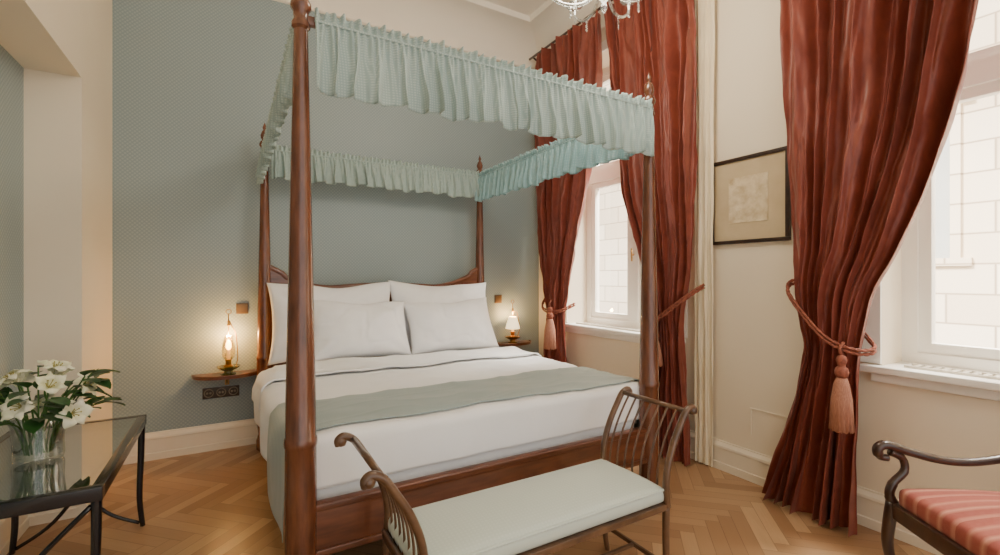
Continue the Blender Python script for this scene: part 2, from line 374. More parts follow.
def valance(p0,p1,nrm,zt,zb,seed,mat=VALF,amp=1):
    p0=Vector(p0);p1=Vector(p1);L=(p1-p0).length;nrm=Vector(nrm)
    bm=bmesh.new(); zg=zt-.042
    d=(p1-p0).normalized()
    def fn(u,v):
        s=u*L; z=zb+(zt-zb)*v
        phf=2*pi*s/.026+2.5*nz(s*9,seed,5)
        ph=2*pi*s/.078+3.6*nz(s*3.7,seed,0)+1.1*math.sin(s*6+seed)
        if z>zg:
            k=(z-zg)/(zt-zg)
            off=(.003+.013*k)*math.sin(phf*.8)+.008*k*nz(s*25,seed,2)
            zz=z+k*(.008*math.sin(phf*.5+1)+.010*nz(s*18,seed,7))
            al=0
        else:
            t=(zg-z)/(zg-zb); mod=.5+1.1*abs(nz(s*5+3,seed,1))
            fine=.008*(1-t)**1.2*math.sin(phf)
            A=(.002+.038*t**.8)*mod*amp
            wob=1.5*nz(s*4,z*5,seed)
            off=fine+A*math.sin(ph+wob)+.45*A*math.sin(ph*2.1+seed+wob*1.5)+.015*t*nz(s*10,z*9,seed)
            off=max(off,-.012)
            zz=z+t*(.010*math.sin(ph*.5+seed)+.022*nz(s*6,seed,3)+.012*nz(s*2.2,seed,2))
            al=.45*A*math.cos(ph+wob)
        base=.022*math.sin(min(1,max(0,(zg-z)/(zg-zb)))*pi*.5)
        p=p0+d*(s+al)+nrm*(off+base+.022)
        return (p.x,p.y,zz)
    grid(bm,fn,int(L/.004),26)
    atube(bm,[(p0+d*(L*i/60)+nrm*(.023)).to_tuple()[:2]+(zg,) for i in range(61)],.005,6)
    o=finish(bm,'canopy_valance',mat,bed)
    m=o.modifiers.new('t','SOLIDIFY'); m.thickness=.002
    return o
valance((-hx+.045,-hy-.012,0),(hx-.02,-hy-.025,0),(0,-1,0),2.375,2.055,1)
valance((-hx+.04,hy-.025,0),(hx-.04,hy-.025,0),(0,-1,0),2.39,2.13,5)
valance((-hx+.012,-hy+.06,0),(-hx+.012,hy-.06,0),(-1,0,0),2.375,2.07,9,amp=1.0)
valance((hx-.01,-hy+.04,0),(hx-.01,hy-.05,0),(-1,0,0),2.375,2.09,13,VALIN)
boxes('bed_base',[(-hx+.03,hx-.03,-hy+.03,hy-.03,.30,.40)],DARKW,bed)
ma=boxes('mattress',[(X0+.04,X1-.04,Y0+.06,Y1-.05,.40,.66)],LINEN,None,.04)
top(ma,'thick white fitted mattress on the canopy bed','mattress')
def drape(name,mat,xa,xb,ya,yb,zt,dropx,dropf,skipcorner,amp,thick,seed,ns=150,nt_=130,over=0,bulge=0):
    bm=bmesh.new(); Lx=xb-xa; Ly=yb-ya; r=.038
    tot=Lx+2*dropx; toty=Ly+dropf
    def fold(d,drop):
        if d<=0: return 0,0
        if d<r*pi/2: a=d/r; return r*math.sin(a),r*(1-math.cos(a))
        return r,r+(d-r*pi/2)
    def fn(u,v):
        s=-dropx+tot*u; t=-dropf+toty*v
        dl=-s; dr=s-Lx; df=-t
        ox,oz=fold(max(dl,dr),dropx); oy,oz2=fold(df,dropf)
        x=xa+min(max(s,0),Lx); 
        y=ya+max(t,0)-oy
        bb=bulge*min(1,max(0,(y-2.1)/.5))*min(1,oz/.05)
        if dl>0: x-=ox+bb
        if dr>0: x+=ox+bb
        z=zt-max(oz,oz2)
        w=amp*(1.3*nz(x*2.2+3,y*2.2,0)+.6*nz(x*6,y*6,3)+.5*nz(x*3+y*9,y*2-x*3,7))
        cr=abs(nz(x*2.6+y*1.2,y*5.5-x*1.4,5)); w+=.004*max(0,.10-cr)/.10
        if max(oz,oz2)<.02: z+=w*1.0
        side=max(dl,dr)
        if side>r:
            k=min(1,(side-r)/.1); wob=k*(.03*nz(y*4,seed,z*2)+.012*math.sin(y*13+seed))
            x+= -wob-.02*k if dl>0 else wob+.02*k
            z+=.012*math.sin(y*9+seed)*k
        if df>r: y+=min(1,(df-r)/.1)*(.008*nz(x*5,seed,z*2))*1
        if over and t>Ly-over and side<0:
            k=math.sin((t-(Ly-over))/over*pi)**.6 if 0<(t-(Ly-over))/over<1 else 0
            z+=.02*k
        return (x,y,z)
    def sk(u,v):
        s=-dropx+tot*u; t=-dropf+toty*v
        return skipcorner and (s<0.0 or s>Lx-0.0) and t<.06
    grid(bm,fn,ns,nt_,sk); clean(bm)
    o=finish(bm,name,mat)
    m=o.modifiers.new('t','SOLIDIFY'); m.thickness=thick; m.offset=-1
    return o
dv=drape('duvet',LINEN,X0+.005,X1-.005,Y0+.07,3.42,.715,.30,.23,True,.010,.015,3,over=.22,bulge=.035)
top(dv,'smooth white cotton duvet covering the mattress','duvet')
ru=drape('bed_runner',RUNNER,X0-.0,X1+.0,2.02,2.52,.7265,.46,0,False,.010,.004,3,nt_=50,bulge=.035)
top(ru,'pale teal folded bed runner across the foot of bed','bed runner')
sh=drape('folded_sheet',LINEN,X0+.01,X1-.01,3.1,3.5,.742,.20,0,False,.014,.012,8,nt_=50,over=.3,bulge=.045)
top(sh,'white top sheet folded back over the duvet','sheet')
def pillow(name,w,h,t,loc,tilt,yaw,seed,label,roll=0):
    bm=bmesh.new()
    def th(a,b): return (max(0,1-abs(a)**2.3)*max(0,1-abs(b)**2.3))**.5
    for sgn in (1,-1):
        def fn(u,v):
            a=2*u-1;b=2*v-1
            k=th(a,b)
            x=a*w/2*(1-.075*(1-b*b)*abs(a)**3); z=b*h/2*(1-.09*(1-a*a)*abs(b)**3)
            wr=.022*nz(x*4+seed,z*4,seed)+.008*nz(x*11,z*8+seed,1)
            an=math.atan2(abs(b)-1.15,abs(a)-1.15)
            wr2=.020*math.sin(an*12+seed+2.5*nz(x*3,z*3,seed))*(abs(a)*abs(b))**.6*k*(1-.5*k)
            cr=abs(nz(x*3.2+z*2,z*5-x*2.5,seed+9)); wr3=-.010*max(0,.09-cr)/.09*k
            y=sgn*(t/2*k+(wr+wr2+wr3)*min(1,k*1.5))
            sag=-.02*math.exp(-(a/.35)**2)*(b>0)*b
            return (x,y,z+.014*nz(x*3+seed,b*.5,0)+sag)
        grid(bm,fn,64,50)
    bmesh.ops.remove_doubles(bm,verts=bm.verts,dist=.0008)
    o=finish(bm,name,PILLOW)
    o.rotation_euler=Euler((tilt,roll,yaw)); o.location=loc
    return top(o,label,'pillow',group='white pillows on the bed')
pillow('pillow',.97,.62,.26,(.725,3.875,1.01),-.20,.0,1,'large white cotton pillow leaning on the headboard')
pillow('pillow',.97,.62,.26,(1.655,3.875,1.01),-.20,.0,2,'large white cotton pillow leaning on the headboard',.02)
pillow('pillow',.78,.49,.28,(.88,3.65,.945),-.44,.05,3,'smaller white pillow propped in front of another',.03)
pillow('pillow',.80,.49,.28,(1.65,3.65,.935),-.50,-.04,4,'smaller white pillow propped in front of another',-.03)

# ---------------------------------------------------------------- bench
bx0,bx1,by0,by1=.50,1.6,1.33,1.71
bench=empty('bench',((bx0+bx1)/2,(by0+by1)/2,0),'brown window bench with curved spindle arms and pale green seat','bench')
bw=(bx1-bx0)/2; bd=(by1-by0)/2
bm=bmesh.new(); abox(bm,-bw+.005,bw-.005,-bd,bd,.395,.462,bev=.028)
bmesh.ops.subdivide_edges(bm,edges=[e for e in bm.edges if e.calc_length()>.2],cuts=12,use_grid_fill=True)
for v in bm.verts:
    if v.co.z>.435: v.co.z+=.028*(max(0,1-(v.co.x/bw)**4))*(max(0,1-(v.co.y/bd)**2))+.004*nz(v.co.x*6,v.co.y*6)
atube(bm,[(x,y,.455) for x,y in ((-bw+.02,-bd+.004),(bw-.02,-bd+.004))],.006,8); atube(bm,[(x,y,.455) for x,y in ((-bw+.02,bd-.004),(bw-.02,bd-.004))],.006,8)
finish(bm,'seat_cushion',BENCHF,bench,angle=50)
boxes('seat_frame',[(-bw,bw,-bd-.008,-bd+.02,.37,.395),(-bw,bw,bd-.02,bd+.008,.37,.395),(-bw-.008,-bw+.02,-bd,bd,.37,.395),(bw-.02,bw+.008,-bd,bd,.37,.395),(-bw+.02,bw-.02,-bd+.02,bd-.02,.378,.394)],BRONZE,bench,.003)
for sx in(-1,1):
    for sy in(-1,1):
        tube('leg',smoothpath([(sx*(bw-.005),sy*(bd-.005),.385),(sx*(bw-.005),sy*(bd-.005),.2),(sx*(bw+.0),sy*(bd-.003),.08),(sx*(bw+.02),sy*(bd+.002),0.0)]),[.016,.012],BRONZE,bench,12)
def armcurve(sx,y,bow=0):
    return [(sx*(bw+a),y,z) for a,z in ((-.003,.38),(-.012,.46),(.0,.55),(.035,.64),(.08,.715),(.115,.765),(.15,.782),(.168,.77),(.166,.752))]
for sx in(-1,1):
    bm=bmesh.new()
    for sy in(-1,1):
        atube(bm,smoothpath(armcurve(sx,sy*(bd-.0)),6),.0135,10,flat=1.15)
    nsp=8
    for i in range(1,nsp):
        y=-bd+2*bd*i/nsp
        atube(bm,smoothpath(armcurve(sx,y)[:6],5),.0048,8)
    atube(bm,[(sx*(bw+.118),-bd,.768),(sx*(bw+.118),bd,.768)],.011,10)
    atube(bm,[(sx*(bw+.004),-bd,.405),(sx*(bw+.004),bd,.405)],.009,10)
    for sy in (-1,1): alathe(bm,[(.0,-.02),(.016,-.014),(.021,0),(.016,.014),(0,.02)],sx*(bw+.158),sy*bd,.765,12)
    finish(bm,'arm',BRONZE,bench)
boxes('stretcher',[(-bw+.0,bw-.0,-.008,.008,.12,.135),(-bw-.006,-bw+.008,-bd+.01,bd-.01,.118,.137),(bw-.008,bw+.006,-bd+.01,bd-.01,.118,.137)],BRONZE,bench,.003)

# ---------------------------------------------------------------- glass side table
tx0,tx1,ty0,ty1,tz=-.935,-.395,2.15,3.17,.60
tb=empty('glass_table',((tx0+tx1)/2,(ty0+ty1)/2,0),'black metal rectangular table with glass top beside the wall','table')
a=(tx1-tx0)/2;b=(ty1-ty0)/2
boxes('table_frame',[(-a,a,-b,-b+.035,tz-.05,tz),(-a,a,b-.035,b,tz-.05,tz),(-a,-a+.035,-b+.035,b-.035,tz-.05,tz),(a-.035,a,-b+.035,b-.035,tz-.05,tz)],BLACK,tb,.003)
TG=glass('dark_table_glass',(.55,.6,.6),.3,.5)
boxes('glass_top',[(-a+.035,a-.035,-b+.035,b-.035,tz-.012,tz-.002)],TG,tb)
for sx in(-1,1):
    for sy in(-1,1):
        tube('leg',smoothpath([(sx*(a-.02),sy*(b-.02),tz-.03),(sx*(a-.022),sy*(b-.022),.40),(sx*(a-.028),sy*(b-.026),.16),(sx*(a-.015),sy*(b-.018),0)]),[.017,.012],BLACK,tb,10)
for sy in(-1,1):
    bm=bmesh.new()
    atube(bm,smoothpath([(a-.035,sy*(b-.02),tz-.07),(.06,sy*(b-.03),.34),(-.1,sy*(b-.03),.12),(-a+.03,sy*(b-.02),0.02)]),.009,8)
    atube(bm,smoothpath([(-a+.035,sy*(b-.02),tz-.07),(-.06,sy*(b-.03),.34),(.1,sy*(b-.03),.12),(a-.03,sy*(b-.02),0.02)]),.009,8)
    finish(bm,'cross_brace',BLACK,tb)
# vase
vx,vy=-.68,2.60
WAT=glass('vase_water',(.94,.98,.97),.03,.2)
vs=empty('vase',(vx,vy,tz-.0019),'clear glass vase holding white lilies on glass table','vase')
lathe('vase_body',[(.0,.0),(.072,.0),(.077,.006),(.08,.02),(.078,.08),(.084,.15),(.092,.17),(.088,.17),(.079,.145),(.073,.08),(.073,.02),(.0,.014)],GLASS,vs,seg=40)
lathe('water',[(0,.016),(.069,.018),(.068,.10),(0,.10)],WAT,vs,seg=32)
def petal(bm,L,W,curl,R,mi=0):
    def fn(u,v):
        s=u; w=W*math.sin(pi*min(1,s*.95+.05))**.8*(v-.5)
        r=0;z=0;N=10
        for k in range(N):
            aa=1.15-curl*((k+.5)/N*s)**1.5*1.3
            r+=math.cos(aa)*L*s/N; z+=math.sin(aa)*L*s/N
        return R@Vector((r,w,z-abs(v-.5)**2*W*.6+.005*math.sin(s*12)))
    grid(bm,fn,9,4,mi=mi)
def lily(i,tip,direc,size,openn=1.0):
    base=Vector((vx+random.uniform(-.04,.04),vy+random.uniform(-.04,.04),tz+.03))
    e=empty('lily',base,'white lily with green stem standing in glass vase','flower',group='lilies in the vase')
    tip=Vector(tip)-base; direc=Vector(direc).normalized()
    mid=Vector((tip.x*.3,tip.y*.3,.14)); mid2=tip-direc*.04
    tube('stem',smoothpath([(0,0,0),mid,mid2,tip]),.0035,STEM,e,6)
    Q=Vector((0,0,1)).rotation_difference(direc).to_matrix()
    bm=bmesh.new()
    for k in range(6):
        Rz=Matrix.Rotation(k*pi/3+i,3,'Z'); petal(bm,size*(1 if k%2 else .92),size*(.64 if k%2 else .46),1.25*openn,Q@Rz)
    for v in bm.verts: v.co+=tip
    o=finish(bm,'blossom',PETAL,e)
    bm=bmesh.new()
    for k in range(6):
        an=k*pi/3+.5; d=Q@Vector((math.cos(an)*.015,math.sin(an)*.015,size*.5))
        atube(bm,[tip,tip+d],.0015,5); q2=tip+d; alathe(bm,[(0,-.004),(.003,0),(0,.004)],q2.x,q2.y,q2.z,8)
    finish(bm,'stamens',STAM,e)
random.seed(11)
n=12
for i in range(n):
    f=(i+.5)/n; el=math.acos(1-f*.98); az=i*2.39996+.4
    d=Vector((math.sin(el)*math.cos(az),math.sin(el)*math.sin(az),math.cos(el)))
    p=Vector((vx,vy,tz+.19))+Vector((d.x*.165,d.y*.14,d.z*.16+.01+random.uniform(-.03,.03)))
    lily(i,p,(d.x+random.uniform(-.3,.3),d.y-.25,d.z*.8+.1),.072+.014*random.random(),.5+.8*random.random())
for i in range(14):
    an=i*2.4; e=empty('foliage_sprig',(vx+.04*math.cos(an),vy+.04*math.sin(an),tz+.03),'dark green leafy sprig among the lilies','foliage',group='leafy sprigs in the vase')
    rr=.12+.06*random.random(); tip=Vector((rr*math.cos(an),rr*math.sin(an),.15+.18*random.random()))
    pts=smoothpath([(0,0,0),(tip.x*.25,tip.y*.25,.13),tip]); tube('stem',pts,.003,STEM,e,6)
    bm=bmesh.new()
    for k in range(6):
        p=pts[min(len(pts)-1,7+k)]
        d=Vector((math.cos(an+random.uniform(-.9,.9)),math.sin(an+random.uniform(-.9,.9)),random.uniform(-.3,.6))).normalized()
        L=.07+.03*random.random(); sd=d.cross(Vector((0,0,1))).normalized(); up=sd.cross(d)
        def fn(u,v): 
            w=.06*math.sin(pi*min(1,u*.95+.03))**.8*(v-.5); q=p+d*L*u+sd*w+up*(-.3*L*u*u+abs(v-.5)*.012); return q
        grid(bm,fn,6,4)
    finish(bm,'leaves',LEAF,e)

# ---------------------------------------------------------------- wall shelves with lamps
def shelf(cx,z,lab):
    e=empty('wall_shelf',(cx,YB,z),lab,'shelf',group='bedside wall shelves')
    bm=bmesh.new(); pts=[(-.23,0),(.23,0)]+[(.23*math.cos(t),-.06-.17*math.sin(t)) for t in [i*pi/24 for i in range(25)]]
    lo=[bm.verts.new((x,y,-.018)) for x,y in pts]; hi=[bm.verts.new((x,y,0)) for x,y in pts]
    bm.faces.new(lo); bm.faces.new(hi)
    for i in range(len(pts)): bm.faces.new((lo[i],lo[(i+1)%len(pts)],hi[(i+1)%len(pts)],hi[i]))
    finish(bm,'shelf_top',MAHO_H,e,smooth=False)
    bm=bmesh.new(); atube(bm,[(.228*math.cos(t),-.06-.168*math.sin(t),.004) for t in [i*pi/24 for i in range(25)]],.007,8); finish(bm,'shelf_rim',MAHO_H,e)
    bm=bmesh.new(); atube(bm,smoothpath([(0,-.008,-.085),(0,-.06,-.07),(0,-.12,-.02)]),.008,8); abox(bm,-.015,.015,-.012,0,-.1,-.018); finish(bm,'bracket',BRASS,e,angle=40)
shelf(-.02,.60,'small rounded mahogany wall shelf holding a lamp'); shelf(2.60,.66,'small rounded mahogany wall shelf beside the curtain')
CHIM=glass('lamp_chimney',(1,.88,.66),.08,.4)
def lamp(x,y,z,lab,shade=False):
    e=empty('table_lamp',(x,y,z),lab,'lamp',group='candle lamps on bedside shelves')
    lathe('lamp_base',[(0,0),(.05,0),(.055,.008),(.03,.016),(.028,.03),(.06,.045),(.078,.06),(.08,.066),(.07,.064),(.04,.052),(0,.05)],GREENG if not shade else BRASS,e)
    lathe('candle_holder',[(0,.05),(.03,.052),(.034,.07),(.02,.08),(.022,.11),(.03,.118),(0,.12)],BRASS,e)
    lathe('candle',[(0,.118),(.014,.118),(.014,.19),(0,.195)],WAX,e,seg=16)
    lathe('bulb',[(0,.19),(.012,.198),(.020,.215),(.016,.24),(.006,.262),(0,.268)],FLAME,e,seg=16)
    if shade: lathe('lamp_shade',[(.075,.15),(.068,.19),(.05,.24),(.038,.275),(.036,.275),(.048,.24),(.066,.19),(.073,.15)],SHADE,e)
    else: lathe('glass_chimney',[(.028,.118),(.042,.14),(.046,.18),(.04,.24),(.03,.28),(.032,.30)],CHIM,e)
    T=.0 if not shade else -.05
    bm=bmesh.new(); atube(bm,smoothpath([(.05,.0,.055),(.085 if shade else .062,0,.14),(.06 if shade else .05,0,.3),(.02,0,.38+T),(0,0,.42+T)]),.0035,8)
    atube(bm,[(0,0,.29),(0,0,.47+T)],.0035,8)
    atube(bm,[(.018*math.cos(t),0,.485+T+.018*math.sin(t)) for t in [i*2*pi/20 for i in range(21)]],.003,6)
    alathe(bm,[(.001,.37+T),(.012,.378+T),(.014,.385+T),(.006,.395+T),(.012,.41+T),(.001,.42+T)],seg=14)
    finish(bm,'carrying_rod',BRASS,e)
    li=bpy.data.lights.new('lamp_light','POINT'); li.energy=15 if not shade else 7; li.color=(1,.58,.22); li.shadow_soft_size=.02
    lo=bpy.data.objects.new('lamp_light',li); COL.objects.link(lo); lo.parent=e; lo.location=(0,0,.295)
lamp(-.01,YB-.13,.601,'lit brass and green candle lamp with glass chimney on shelf')
lamp(2.58,YB-.12,.661,'lit brass candle lamp with small shade beside the pillows',True)
SOCK=mk('pale_bronze_insert',srgb(150,138,116),srgb(120,108,90),20,.4,metal=.3)
def plate(name,cx,cz,w,h,mat,nn,lab,cat):
    bm=bmesh.new(); abox(bm,-w/2,w/2,-.01,0,-h/2,h/2,bev=.003)
    for i in range(nn):
        x=-w/2+w*(i+.5)/nn
        if cat!='socket': abox(bm,x-w/nn*.4,x+w/nn*.4,-.016,-.009,-h*.38,h*.38,bev=.002)
    o=finish(bm,name,mat,angle=40); o.location=(cx,YB,cz); top(o,lab,cat)
    if cat=='socket':
        for i in range(nn):
            x=-w/2+w*(i+.5)/nn; bm=bmesh.new()
            atube(bm,[(x+.03*math.cos(t),-.012,.03*math.sin(t)) for t in [k*2*pi/24 for k in range(25)]],.004,6)
            bmesh.ops.create_cone(bm,cap_ends=True,segments=20,radius1=.008,radius2=.008,depth=.01,matrix=Matrix.Translation((x-.011,-.012,0))@Matrix.Rotation(pi/2,4,'X'))
            bmesh.ops.create_cone(bm,cap_ends=True,segments=20,radius1=.008,radius2=.008,depth=.01,matrix=Matrix.Translation((x+.011,-.012,0))@Matrix.Rotation(pi/2,4,'X'))
            finish(bm,'outlet',SOCK,o,angle=40)
BRB=mk('brown_bronze',srgb(130,102,70),None,20,.4,metal=.6)
plate('wall_socket',-.06,.445,.25,.085,mk('dark_bronze',srgb(72,62,50),None,20,.35,metal=.3),3,'dark bronze triple wall socket below the shelf','socket')
plate('light_switch',.085,1.10,.085,.085,BRB,1,'square bronze light switch on teal wallpaper','switch')
plate('light_switch',2.47,1.12,.085,.085,BRB,1,'square bronze light switch on teal wallpaper','switch')

# ---------------------------------------------------------------- picture
pc=empty('framed_picture',(XR,1.828,1.58),'dark framed parchment relief picture on cream wall','picture')
FR=mk('dark_frame_wood',srgb(60,40,30),srgb(36,24,18),20,.35)
w=.27;h=.585
boxes('frame',[(-.03,-.004,-w,w,0,.024),(-.03,-.004,-w,w,h-.024,h),(-.03,-.004,-w,-w+.024,.024,h-.024),(-.03,-.004,w-.024,w,.024,h-.024)],FR,pc,.004)
boxes('mat_board',[(-.016,-.004,-w+.024,w-.024,.024,h-.024)],mk('tan_mat',srgb(204,184,150),srgb(196,175,140),10,.8),pc)
art=mk('parchment_print',srgb(230,214,182),srgb(194,170,132),14,.8,bump=1,bscale=24)
boxes('print',[(-.02,-.016,-.135,.135,.14,.45)],art,pc)

# ---------------------------------------------------------------- curtains
def interp(keys,z,i):
    ks=sorted(keys); 
    if z<=ks[0][0]: return ks[0][i]
    for a,b in zip(ks,ks[1:]):
        if z<=b[0]:
            t=(z-a[0])/(b[0]-a[0]); 
            ia=ks.index(a); pa=ks[max(ia-1,0)]; nb=ks[min(ia+2,len(ks)-1)]
            ma_=(b[i]-pa[i])/(b[0]-pa[0]) ; mb=(nb[i]-a[i])/(nb[0]-a[0]); hh=b[0]-a[0]
            return (2*t**3-3*t*t+1)*a[i]+(t**3-2*t*t+t)*hh*ma_+(-2*t**3+3*t*t)*b[i]+(t**3-t*t)*hh*mb
    return ks[-1][i]
def curtain(name,keys,N,xc,mat,seed,label,nv=150,cat='curtain',cr=1):
    yc=sum(k[1]+k[2] for k in keys)/2/len(keys)
    bm=bmesh.new(); zt=max(k[0] for k in keys); zb=min(k[0] for k in keys)
    def fn(u,v):
        z=zb+(zt-zb)*v
        l=interp(keys,z,1); r=interp(keys,z,2); xo=interp(keys,z,3); A=interp(keys,z,4)
        uu=u+.03*math.sin(2*pi*u*2.3+seed)+.025*nz(u*5,z*.7,seed+7)
        ph=2*pi*N*uu+.6*math.sin(z*1.3+seed)+1.7*nz(u*4,z*.8,seed)
        am=A*(.5+1.7*abs(nz(u*6,z*.6,seed+3)))
        off=am*math.sin(ph)+.42*am*math.sin(2.3*ph+seed+1.8*nz(u*3,z*1.1,seed))+cr*(.030*nz(u*11,z*2.2,seed)+.013*nz(u*22+z*3,z*5.5,seed)+.005*nz(u*46,z*14,seed))
        bul=xo*math.sin(pi*u)
        y=l+(r-l)*u+.3*am*math.cos(ph)*min(1,abs(l-r)/.4)
        return (xc-bul+off,y-yc,z)
    grid(bm,fn,N*20,nv)
    o=finish(bm,name,mat); o.location=(0,yc,0)
    return top(o,label,cat)
K3=[(3.72,1.56,.45,0,.048),(2.57,1.53,.67,0,.048),(2.1,1.51,.77,.01,.046),(1.53,1.475,.95,.03,.042),(1.28,1.455,1.06,.05,.038),(1.06,1.42,1.105,.06,.034),(.96,1.405,1.12,.05,.033),(.8,1.43,1.125,.04,.036),(.45,1.52,1.13,.03,.044),(.012,1.66,1.13,.02,.052)]
curtain('curtain',K3,8,2.83,RED,2,'rust red damask curtain tied back with tasselled rope')
K2=[(3.72,3.03,2.13,0,.045),(2.74,2.88,2.13,0,.045),(1.95,2.76,2.14,.01,.045),(1.5,2.6,2.15,.03,.038),(1.15,2.46,2.2,.05,.031),(1.0,2.44,2.22,.04,.03),(.7,2.46,2.2,.03,.038),(.012,2.52,2.16,.02,.047)]
curtain('curtain',K2,8,2.83,RED,5,'rust red damask curtain gathered beside window frame')
K1=[(3.72,4.1,3.07,0,.045),(2.9,4.1,3.12,0,.045),(2.26,4.08,3.26,.01,.045),(1.62,4.02,3.42,.02,.038),(1.15,3.9,3.54,.05,.031),(1.02,3.86,3.57,.05,.03),(.8,3.9,3.56,.04,.036),(.012,4.0,3.5,.02,.047)]
curtain('curtain',K1,8,2.83,RED,9,'rust red damask curtain in the room corner')
KS=[(3.72,2.2,2.04,0,.010),(2,2.2,2.05,0,.010),(.012,2.2,2.055,0,.012)]
curtain('side_drape',KS,3,2.94,SHEER,4,'narrow cream inner drape beside the red curtain',cr=.35)
for c in ((1.98,4.2,'dark curtain pole above the far window'),(-.75,1.62,'dark curtain pole above the near window')):
    bm=bmesh.new(); atube(bm,[(2.83,c[0],3.735),(2.83,c[1],3.735)],.012,14)
    for y in (c[0]+.06,c[1]-.06): atube(bm,[(2.83,y,3.735),(2.995,y,3.66)],.010,8)
    o=finish(bm,'curtain_pole',DARKW); top(o,c[2],'curtain pole')
# tiebacks
def tieback(path,tas,lab,tl=.33,tr=1):
    org=Vector(path[0]); e=empty('curtain_tieback',org,lab,'curtain tieback',group='tasselled rope tiebacks')
    P=smoothpath([Vector(p)-org for p in path],14)
    bm=bmesh.new()
    for dz in (0,-.02):
        for st in range(2):
            pts=[]
            for i,p in enumerate(P):
                an=i*.85+st*pi; pts.append(p+Vector((.004*math.cos(an),.003*math.sin(an),dz+.004*math.sin(an))))
            atube(bm,pts,.0058,6)
    finish(bm,'rope',ROPE,e)
    t=Vector(tas)-org
    bm=bmesh.new(); k=tl/.33
    alathe(bm,[(.004*tr,.03),(.02*tr,.02),(.026*tr,0),(.02*tr,-.02),(.016*tr,-.03),(.028*tr,-.04),(.034*tr,-.06),(.028*tr,-.08),(.02*tr,-.09)],t.x,t.y,t.z,20)
    atube(bm,[t+Vector((0,0,.02)),t+Vector((.0,.01,.06)),t+Vector((.02,0,.09))],.008,8)
    finish(bm,'tassel_head',ROPE,e)
    bm=bmesh.new(); seg=48; prof=[(.022,-.088),(.032,-.12),(.044,-.2),(.052,-.33*k)]
    rings=[[bm.verts.new((t.x+tr*r*(1+.1*(i%2))*math.cos(2*pi*i/seg),t.y+tr*r*(1+.1*(i%2))*math.sin(2*pi*i/seg),t.z+z+(.008*(i%3) if j==3 else 0))) for i in range(seg)] for j,(r,z) in enumerate(prof)]
    for a_,b_ in zip(rings,rings[1:]):
        for i in range(seg): bm.faces.new((a_[i],a_[(i+1)%seg],b_[(i+1)%seg],b_[i]))
    bm.faces.new(rings[0]); bm.faces.new(rings[-1])
    finish(bm,'tassel_skirt',TASS,e)
    bm=bmesh.new(); atube(bm,smoothpath([(XR,org.y,org.z),(XR-.03,org.y,org.z),(XR-.045,org.y,org.z+.02)]),.007,8)
    for v in bm.verts: v.co-=org
    finish(bm,'wall_hook',DARKW,e)
tieback([(2.965,1.455,1.34),(2.84,1.475,1.33),(2.735,1.44,1.28),(2.68,1.34,1.17),(2.68,1.22,1.04),(2.73,1.11,.985),(2.84,1.07,1.0),(2.95,1.2,1.1)],(2.68,1.15,.93),'rust rope tieback with long rose tassel on near curtain',.36,.95)
tieback([(2.97,2.12,1.31),(2.85,2.12,1.27),(2.74,2.2,1.17),(2.71,2.34,1.06),(2.76,2.49,1.0),(2.9,2.5,1.05)],(2.70,2.36,.98),'rust rope tieback hooked to the wall',.28)
tieback([(2.97,3.96,1.2),(2.85,3.93,1.14),(2.735,3.83,1.07),(2.70,3.70,1.03),(2.75,3.58,1.03),(2.9,3.52,1.1)],(2.66,3.60,1.04),'rust rope tieback with pale rose tassel near corner',.38,1.1)

# ---------------------------------------------------------------- armchair
ch=empty('armchair',(2.37,.42,0),'dark wooden open armchair with red striped seat','chair',rotz=math.radians(143))
sw=.31; sd=.27; SH=.045
bm=bmesh.new(); abox(bm,-sd,sd,-sw+.03,sw-.03,.375+SH,.46+SH,bev=.03)
bmesh.ops.subdivide_edges(bm,edges=[e for e in bm.edges if e.calc_length()>.2],cuts=10,use_grid_fill=True)
for v in bm.verts:
    if v.co.z>.43+SH: v.co.z+=.04*max(0,1-(v.co.x/sd)**2)*max(0,1-(v.co.y/sw)**2)
finish(bm,'seat',STRIPE,ch,angle=50)
boxes('seat_rail',[(-sd-.01,sd+.01,-sw+.01,-sw+.04,.33+SH,.395+SH),(-sd-.01,sd+.01,sw-.04,sw-.01,.33+SH,.395+SH),(sd-.015,sd+.015,-sw+.02,sw-.02,.33+SH,.395+SH),(-sd-.015,-sd+.015,-sw+.02,sw-.02,.33+SH,.395+SH)],DARKW,ch,.006)
for sy in(-1,1):
    y=sy*(sw-.015)
    tube('leg',smoothpath([(sd,y,.39+SH),(sd+.02,y,.28),(sd+.0,y,.13),(sd+.035,y,.0)]),[.024,.013],DARKW,ch,14)
    tube('leg',smoothpath([(-sd,y,.39+SH),(-sd-.02,y,.2),(-sd-.09,y,0)]),[.023,.014],DARKW,ch,14)
    bm=bmesh.new()
    atube(bm,smoothpath([(sd-.03,y,.40),(sd+.01,y,.455),(sd+.0,y,.51),(sd-.05,y+sy*.01,.56),(sd-.045,y+sy*.015,.61),(sd-.0,y+sy*.015,.635)],8),[.019,.017,.015,.014,.016],12)
    finish(bm,'arm_support',DARKW,ch)
    bm=bmesh.new()
    atube(bm,smoothpath([(sd+.01,y+sy*.015,.61),(sd+.04,y+sy*.015,.615),(sd+.045,y+sy*.015,.648),(sd+.01,y+sy*.015,.662),(sd-.08,y+sy*.012,.635),(sd-.2,y+sy*.005,.61),(-.05,y,.615),(-sd+.08,y,.65),(-sd-.04,y,.72)],8),[.014,.018,.018,.017,.016,.016,.016],12,flat=1.15)
    finish(bm,'arm',DARKW,ch)
bm=bmesh.new()
for sy in(-1,1): atube(bm,smoothpath([(-sd,sy*(sw-.015),.37),(-sd-.03,sy*(sw-.015),.6),(-sd-.1,sy*(sw-.02),.93)]),.02,10)
